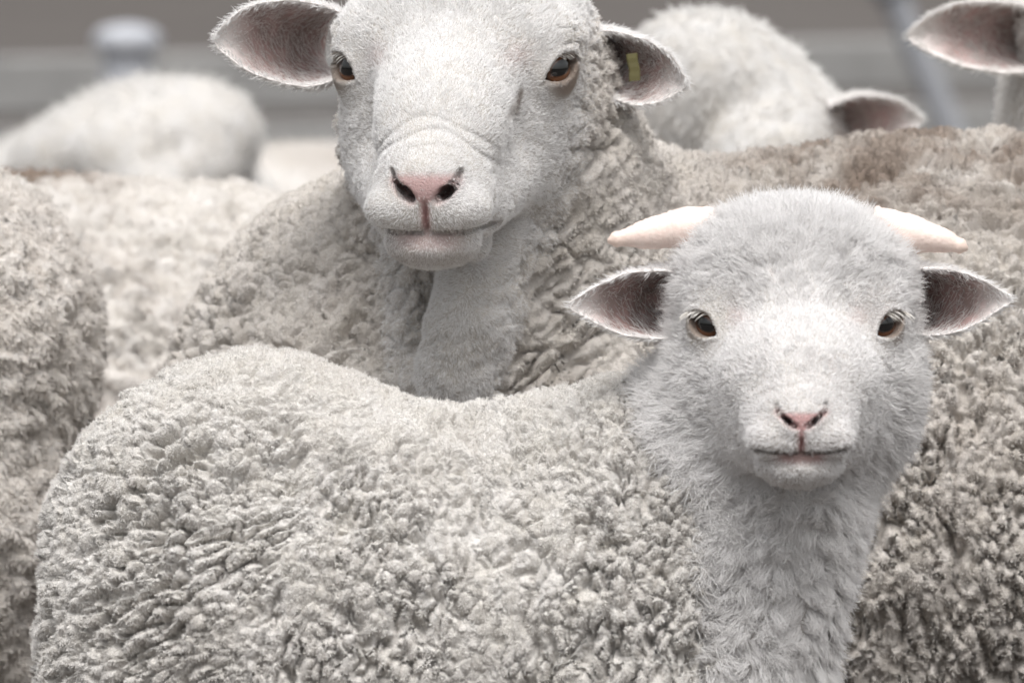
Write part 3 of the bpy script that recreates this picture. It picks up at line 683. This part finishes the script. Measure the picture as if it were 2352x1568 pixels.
# ------------------------------------------------------------------ the ewe
def build_ewe():
    O = at(1042, 157, 5.25); Rh = rot(0, 0, -7); sh = Shape(O, Rh); G = -O[2]*1000
    ewe_head(sh)
    # throat: two loose folds of skin hanging under the jaw
    sh.frame(O, np.eye(3))
    sh.cone((4, 108, -60), 40, (10, 118, -200), 40, 14)
    sh.cone((24, 40, -112), 25, (10, 24, -160), 28, 4); sh.ell((1, 24, -188), (25, 24, 34), 12)
    sh.cone((-30, 66, -100), 12, (-26, 36, -215), 9.5, 4)
    sh.ell((13, -12, -106), (10, 15, 12), 12)
    # neck and barrel
    sh.cone((22, 105, -30), 88, (60, 220, -210), 135, 40)
    sh.ell((34, 262, -275), (232, 232, 228), 40)
    sh.cone((40, 270, -282), 226, (330, 300, -293), 228, 40); sh.cone((330, 300, -293), 228, (760, 330, -290), 242, 60)
    sh.ell((820, 330, -300), (200, 235, 235), 40)
    for p, q in (((-60, 200, -420), (-70, 190, G+20)), ((130, 330, -420), (135, 335, G+20)), ((760, 220, -440), (770, 200, G+20)), ((780, 430, -440), (800, 440, G+20))): leg(sh, p, q, 70, 22, 40)
    V, Q = surface_nets(sh, .0066); V = project(V, sh, 2)
    loc = lambda P: (P-O)*1000; locR = lambda P: loc(P)@Rh/.94
    hreg = Shape(O, Rh).ell((-4, -56, -32), (86, 130, 108), 10); hreg.frame(O, np.eye(3)); hreg.cone((18, 40, -108), 26, (10, 24, -160), 29, 8); hreg.ell((1, 24, -188), (26, 25, 34), 10); hreg.cone((-30, 66, -100), 12, (-26, 36, -225), 10, 4); hreg.ell((0, 50, 66), (84, 100, 60), 20)
    def woolw(P):
        h = hreg(P); x, y, z = loc(P).T; far = 1+.35*sstep(30, 70, x)*sstep(-140, -80, z); return sstep(-.004, (.026-.017*sstep(-105, -130, z))*far, h)
    vis = lambda C, N: in_view(C, 1.1) & facing(C, N, -.25)
    def qn(V, Q): return unit(np.cross(V[Q[:, 2]]-V[Q[:, 0]], V[Q[:, 3]]-V[Q[:, 1]]))
    V, Q = refine(V, Q, sh, np.ones(len(Q), bool), 1)
    V, Q = refine(V, Q, sh, vis(V[Q].mean(1), qn(V, Q)), 1)
    C = locR(V[Q].mean(1)); V, Q = refine(V, Q, sh, (C[:, 1] < 30) & (np.abs(C[:, 0]) < 92) & (C[:, 2] < 40) & (C[:, 2] > -135) & in_view(V[Q].mean(1), 1.1), 2)
    N = normals(V, Q); w = woolw(V); L = loc(V)
    vv = in_view(V, 1.1) & facing(V, N, -.3); ix = np.flatnonzero((w > .01) & vv); p = V[ix]; l = L[ix]
    t = sstep(60, 190, l[:, 0]+40*vnoise(p*8, 4)); u = sstep(-150, -105, l[:, 2]+14*vnoise(p*12, 5))*sstep(100, 200, l[:, 0])
    a, b, cr, ct = part_of((t < 1) & (u < 1), p, fleece, .0105, (1.5, 1.2, .9), 33, rotm=rot(0, -38, 0)); a2, b2, cr2, ct2 = part_of((t > 0) & (u < 1), p, fleece, .0080, (.82, 1, 1.6), 35, rotm=rot(0, -4, 0), row=2)
    a3, b3, cr3, ct3 = part_of(u > 0, p, fleece, .0085, (1, 1, .8), 37)
    mix = lambda p, q, r: (p*(1-t)+q*t)*(1-u)+r*u
    a, b, cr, ct = mix(a, a2, a3), mix(b, b2, b3), mix(cr, cr2, cr3), mix(ct, ct2, ct3)
    deep = .75+.5*sstep(-.3, .5, fbm(p*6, 12)); disp = np.zeros(len(V)); ht = np.zeros(len(V)); ht[ix] = a*np.clip(1-ct, 0, 1)**2.5
    disp[ix] = w[ix]*(.0038*deep*(a-.5)+.0020*b-.0140*ct*deep-.0070*cr*deep+.006*vnoise(p*16, 6)+.0022*fbm(p*210, 8))
    V = V+N*disp[:, None]; N = normals(V, Q)
    def pinkm(P):
        x, y, z = locR(P).T; ax_ = np.abs(x); f = y < -85
        nose = sstep(-60, -68, z)*sstep(-92, -82, z)*sstep(0, 1, (20-(-66-z)*.95-ax_)/4)*.8
        ph = np.exp(-(x/3)**2)*sstep(-80, -84, z)*sstep(-104, -96, z)
        lip = sstep(-101, -103.5, z)*sstep(-117, -107, z)*sstep(30, 10, ax_)*.42
        nos = np.exp(-(slit(ax_, z, ((19.5, -68), (16, -73), (8.5, -79.5)))/4)**2)*.6
        ey = .28*np.exp(-(((ax_-46)/8)**2+((z-9)/8)**2))
        e0 = np.sqrt((ax_-60)**2+(y-6)**2+(z+1)**2); lidr = 0*e0
        return np.clip(np.maximum.reduce([f*nose, f*ph, f*lip, f*nos, ey, lidr]), 0, 1)
    def dirtm(P):
        l = loc(P); back = sstep(130, 240, l[:, 0])*sstep(-140, -80, l[:, 2]+14*vnoise(P*10, 2))
        x, y, z = locR(P).T; tear = .75*np.exp(-((np.abs(x)-47-(z+16)*.22)/1.1)**2)*sstep(-11, -15, z)*sstep(-36, -22, z)*(y < 12)
        tear = tear+.85*sstep(23.8, 21, np.sqrt((np.abs(x)-60)**2+(y-6)**2+(z+1)**2)); stain = .3*np.exp(-((z+118)/7)**2)*(y < -40)*sstep(40, 20, np.abs(x))
        return np.clip(woolw(P)*(.18*sstep(-.1, .6, fbm(P*14, 31))+.80*back*sstep(-.7, .4, fbm(P*30, 41)))+tear+stain, 0, 1)
    mk = np.zeros((len(V), 3)); mk[:, 0] = pinkm(V); mk[:, 1] = w; mk[:, 2] = dirtm(V)
    root = tag(empty('ewe', (O[0]+.3, O[1]+.3, 0)), 'big woolly ewe with bare white face looking over the lamb, ears out', 'ewe')
    mesh_obj('body', V, Q, M_EWE, root, mk)
    nose = np.array([0, -135, -70.])
    def flen(q):
        d = np.linalg.norm(q-nose, axis=1); e = np.sqrt((np.abs(q[:, 0])-60)**2+(q[:, 1]-6)**2+q[:, 2]**2)
        return (1.4+.9*sstep(30, 90, d)+4.0*sstep(25, 65, q[:, 2]))*(.35+.65*sstep(18, 40, e))
    vf = vv.astype(float)
    def mouth(P):
        x, y, z = locR(P).T; ax_ = np.abs(x); dm = z-(-101.5+4*(ax_/36)**2); return (y < -60)*np.exp(-((dm+1)/3.0)**2)*sstep(44, 38, ax_)
    P, n = roots(V, Q, N, 170000, vf*(1-w*.97)*(.04+.96*(1-np.clip(mk[:, 0]*1.6, 0, 1)))*(w < .95)*(1-mouth(V))*sstep(21.5, 25, np.linalg.norm(np.stack([np.abs(locR(V)[:, 0])-60, locR(V)[:, 1]-6, locR(V)[:, 2]+1]), axis=0)), 51); q = locR(P); D = (q-nose)@Rh.T
    X = grow(P, n, flen(q)*.001, unit(D), (.10+.3*sstep(15, 55, q[:, 2])), 4, (.006, .35, 6), .22, seed=52, clump_rnd=.3)
    m = np.zeros((len(P), 3)); m[:, 0] = pinkm(P)*.35; m[:, 2] = dirtm(P); hair_obj('face_fur', X, taper(len(X), 4, .00016), M_EWEH, root, m)
    P, n = roots(V, Q, N, 150000, vf*w*(.02+ht), 53); l = loc(P)
    t = l[:, 0]+40*vnoise(P*8, 4) > 125; u = (l[:, 2]+14*vnoise(P*12, 5) > -128) & (l[:, 0] > 150)
    o1, f1_ = part_of(~t & ~u, P, staple_of, .0105, (1.5, 1.2, .9), 33, rot(0, -38, 0)); o2, f2_ = part_of(t & ~u, P, staple_of, .0080, (.82, 1, 1.6), 35, rot(0, -4, 0)); o3, f3_ = part_of(u, P, staple_of, .0085, (1, 1, .8), 37)
    off = np.where(u[:, None], o3, np.where(t[:, None], o2, o1)); fid = np.where(u, f3_, np.where(t, f2_, f1_))
    X = grow(P, n, .0017*(.8+.4*h01(fid, 9)), np.stack([.35*vnoise(P*18, 1), 0*P[:, 0]-.1, -.5+.6*vnoise(P*14, 2)], 1), .90, 3, (.0075, .42, 0, off, fid), .10, seed=54, clump_rnd=.15)
    m = np.zeros((len(P), 3)); m[:, 1] = 1; m[:, 2] = np.clip(dirtm(P)+.10*h01(fid, 8), 0, 1); hair_obj('wool_staples', X, taper(len(X), 3, .00016, .5), M_EWEH, root, m)
    GZ = (.72, -.66, .12); E = np.array([60, 6, -1.])*.94; hs_ = Shape(O, Rh)
    for s in (-1, 1):
        a, b_, c = eye_axes(s, GZ, .55); eyeball('eye', root, hs_.pt((s*E[0], E[1], E[2])), Rh@c, Rh@(a if s > 0 else -a), .0151, M_EYE_E)
    lashes('eyelashes', root, hs_, E, GZ, 15.5, 15.5, 7.8, .55, 12, 8, M_LASH, 4)
    up = np.array([0, 0, 1.]); px = lambda u, v, dy: at(u, v, 5.25)+np.array([0, dy, 0])
    hw = [(0, .020), (.2, .024), (.45, .027), (.7, .024), (.9, .014), (1, .002)]; hl = [(0, .018), (.25, .026), (.5, .025), (.75, .018), (.92, .009), (1, .002)]
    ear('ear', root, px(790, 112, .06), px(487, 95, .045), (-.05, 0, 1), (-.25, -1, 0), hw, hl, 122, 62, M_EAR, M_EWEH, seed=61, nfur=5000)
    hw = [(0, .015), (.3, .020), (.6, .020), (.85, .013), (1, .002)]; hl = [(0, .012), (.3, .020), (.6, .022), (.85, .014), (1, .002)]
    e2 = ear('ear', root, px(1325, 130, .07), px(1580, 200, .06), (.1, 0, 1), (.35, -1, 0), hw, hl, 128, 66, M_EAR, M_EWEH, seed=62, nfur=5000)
    M_TAG = plain_mat('tag_plastic', (.13, .115, .045), (.10, .09, .04), 60, .5)
    p = px(1455, 160, .066); box_mesh('ear_tag', p+(0, 0, .008), p+(.002, 0, -.009), .007, .0025, M_TAG, e2, up=(0, 1, 0), bev=.0008)
    for p in ((-70, 190), (135, 335), (770, 200), (800, 440)):
        q = O+np.array([p[0], p[1]-8, 0])*.001; tube_mesh('hoof', [(q[0], q[1], .05), (q[0], q[1]-.006, .016), (q[0], q[1]-.012, .003)], [.024, .03, .032], M_HOOF, root)
build_ewe()

# ------------------------------------------------------------------ the flock behind
def flock(label, sh, base, h=.009, woolf=None, fuzz=30000, fl=.005, cell=.0125, amp=.008, seed=70, fine=1, mat=(M_FLOCK, M_FLOCKH), dirt=.15):
    V, Q = surface_nets(sh, h); V = project(V, sh, 2)
    for _ in range(fine):
        n = unit(np.cross(V[Q[:, 2]]-V[Q[:, 0]], V[Q[:, 3]]-V[Q[:, 1]])); V, Q = refine(V, Q, sh, in_view(V[Q].mean(1), 1.15) & facing(V[Q].mean(1), n, -.25), 1)
    N = normals(V, Q); w = woolf(V) if woolf else np.ones(len(V))
    ix = np.flatnonzero(in_view(V, 1.1) & facing(V, N, -.3)); p = V[ix]; a, b, cr, ct = fleece(p, cell, (1.1, 1, 1.1), seed); disp = np.zeros(len(V)); disp[ix] = w[ix]*(.6*amp*(a-.5)+.2*amp*b-.8*amp*ct-.8*amp*cr+.8*amp*vnoise(p*14, seed)); V = V+N*disp[:, None]; N = normals(V, Q)
    mk = np.zeros((len(V), 3)); mk[:, 1] = w; mk[:, 2] = w*dirt*2*sstep(-.3, .6, fbm(V*9, seed))
    root = tag(empty('sheep', (base[0], base[1], 0)), label, 'sheep', 'flock standing behind'); mesh_obj('body', V, Q, mat[0], root, mk)
    if fuzz:
        P, n = roots(V, Q, N, fuzz, (in_view(V, 1.1) & facing(V, N, -.25)).astype(float), seed); w = woolf(P) if woolf else np.ones(len(P))
        X = grow(P, n, np.full(len(P), fl), np.tile([0, -.1, -1.], (len(P), 1)), .5, 3, (.009, .6, 5), .4, seed=seed); m = np.zeros((len(P), 3)); m[:, 1] = w; m[:, 2] = w*dirt*2*sstep(-.3, .6, fbm(P*9, seed))
        hair_obj('wool_fuzz', X, taper(len(X), 3, .0004), mat[1], root, m)
    return root
def px_shape(): return Shape((0, 0, 0))
def mm(p): return tuple(np.asarray(p)*1000)
def stand(sh, c, L, yaw, r):
    """four legs under a barrel centred at c (m)"""
    sh.frame((0, 0, 0), np.eye(3)); c = np.asarray(c); d = np.array([math.cos(R(yaw)), math.sin(R(yaw)), 0]); s = np.array([-d[1], d[0], 0])
    for i in (-1, 1):
        for j in (-1, 1):
            p = c+d*L*.42*i+s*r*.5*j; leg(sh, mm(p+(0, 0, -r*.6)), mm((p[0], p[1], .02)), 65, 22, 40)
def b_left():
    sh = px_shape(); c = at(-150, 780, 5.62); sh.ell(mm(c), (112, 150, 114), 30); sh.ell(mm(at(-170, 1280, 5.62)), (100, 150, 140), 60)
    c2 = at(-700, 900, 5.75); sh.ell(mm(c2), (220, 160, 150), 60); stand(sh, at(-420, 1000, 5.7), .45, 170, .15)
    flock('beige woolly sheep at the photo left edge, close beside the lamb rump', sh, c2, .008, None, 40000, .004, .0135, .012, 71, dirt=.05)
def b_second():
    sh = px_shape(); a, b = at(120, 1110, 6.1), at(900, 1130, 6.2); sh.cone(mm(a), 212, mm(b), 215, 20); sh.ell(mm(at(40, 1090, 6.1)), (150, 190, 200), 40); stand(sh, (a+b)/2, .4, 0, .21)
    flock('beige fleeced back filling the gap between the ewe and the leftmost sheep', sh, (a+b)/2, .009, None, 40000, .004, .0135, .013, 72, dirt=.6)
def b_whitehead():
    O = at(330, 330, 7.2); sh = Shape(O); sh.ell((-6, 0, 0), (98, 80, 44), 20, rot(0, -7, 0)).ell((40, 10, 6), (54, 60, 46), 24).ell((-66, 10, -26), (50, 60, 34), 24).ell((-20, -30, -14), (36, 50, 38), 12)
    sh.ell((20, -40, -20), (60, 46, 30), 18); sh.cone((10, -60, -30), 34, (20, -120, -70), 26, 20)
    sh.cone((0, 90, -40), 85, (-40, 420, -170), 170, 60); sh.cone((-40, 420, -200), 190, (-60, 900, -200), 200, 40)
    sh.fn(lambda L, d: (d+9*np.exp(-(((L[:, 0]*.55-L[:, 2]*.83-14)/5)**2))*np.exp(-(((L[:, 0]-20)*.83+L[:, 2]*.55)/20)**2)*(L[:, 1] < 0)).astype(F32))
    stand(sh, O+np.array([-.05, .66, -.2]), .5, 90, .19)
    flock('blurred white sheep with lowered head behind the beige backs', sh, O+np.array([0, .6, 0]), .009, lambda P: np.full(len(P), .15), 30000, .009, .014, .006, 73, 0)
def b_far():
    sh = px_shape(); a, b = at(690, 860, 7.9), at(1100, 860, 8.3); sh.cone(mm(a), 215, mm(b), 225, 20); stand(sh, (a+b)/2, .4, 30, .21)
    flock('farthest white sheep, only a pale back showing beside the ewe face', sh, (a+b)/2, .012, lambda P: np.full(len(P), .6), 15000, .008, .015, .008, 74, 0, dirt=.3)
def b_righthead():
    O = at(1680, 190, 6.15); sh = Shape(O); sh.ell((-14, 10, 4), (60, 62, 47), 10, rot(0, 22, 0)).ell((-34, 14, -22), (40, 55, 48), 24).ell((38, 4, -26), (44, 52, 34), 22, rot(0, 32, 0))
    sh.ell((30, -36, -46), (40, 40, 30), 18).ell((58, -10, -38), (22, 24, 20), 14); sh.cone((16, -50, -60), 34, (6, -100, -110), 25, 20)
    sh.cone((0, 90, -50), 80, (-30, 330, -160), 150, 60); sh.cone((-30, 330, -220), 180, (-60, 900, -220), 200, 40)
    sh.fn(lambda L, d: (d+6*np.exp(-((L[:, 0]-36)/10)**2-((L[:, 2]+24)/6)**2)*(L[:, 1] < 0)).astype(F32))
    stand(sh, O+np.array([-.05, .6, -.22]), .5, 90, .19)
    r = flock('white sheep with one drooping ear peeking over the ewe back', sh, O+np.array([0, .6, 0]), .008, lambda P: np.full(len(P), .04), 60000, .007, .013, .006, 75)
    d = 6.1; ear('ear', r, at(1905, 283, d), at(2118, 275, d), (.0, 0, 1), (.2, -1, -.25), [(0, .013), (.4, .018), (.8, .013), (1, .002)], [(0, .016), (.4, .024), (.8, .014), (1, .002)], 130, 66, M_EAR, M_FLOCKH, nfur=2500, seed=82, sag=-.002)
def b_edge():
    O = at(2612, 120, 5.7); sh = Shape(O, rot(0, 0, 6)); ewe_head(sh, 1.0, False); sh.frame(O, np.eye(3)); sh.cone((0, 100, -40), 84, (40, 260, -220), 120, 40); sh.ell((-12, 60, -90), (68, 80, 130), 30); sh.cone((60, 300, -290), 215, (300, 800, -290), 225, 60)
    stand(sh, O+np.array([.2, .55, -.29]), .5, 60, .22)
    r = flock('white sheep cut off by the right edge, one dark-lined ear in view', sh, O+np.array([.15, .5, 0]), .008, lambda P: np.full(len(P), .1), 25000, .005, .013, .006, 76)
    d = 5.68; ear('ear', r, at(2385, 85, d), at(2088, 82, d), (-.02, 0, 1), (-.2, -1, 0), [(0, .018), (.3, .023), (.6, .022), (.85, .014), (1, .002)], [(0, .022), (.3, .024), (.6, .019), (.85, .011), (1, .002)], 112, 52, M_EAR, M_FLOCKH, nfur=4000, seed=83)
b_left(); b_second(); b_whitehead(); b_far(); b_righthead(); b_edge()
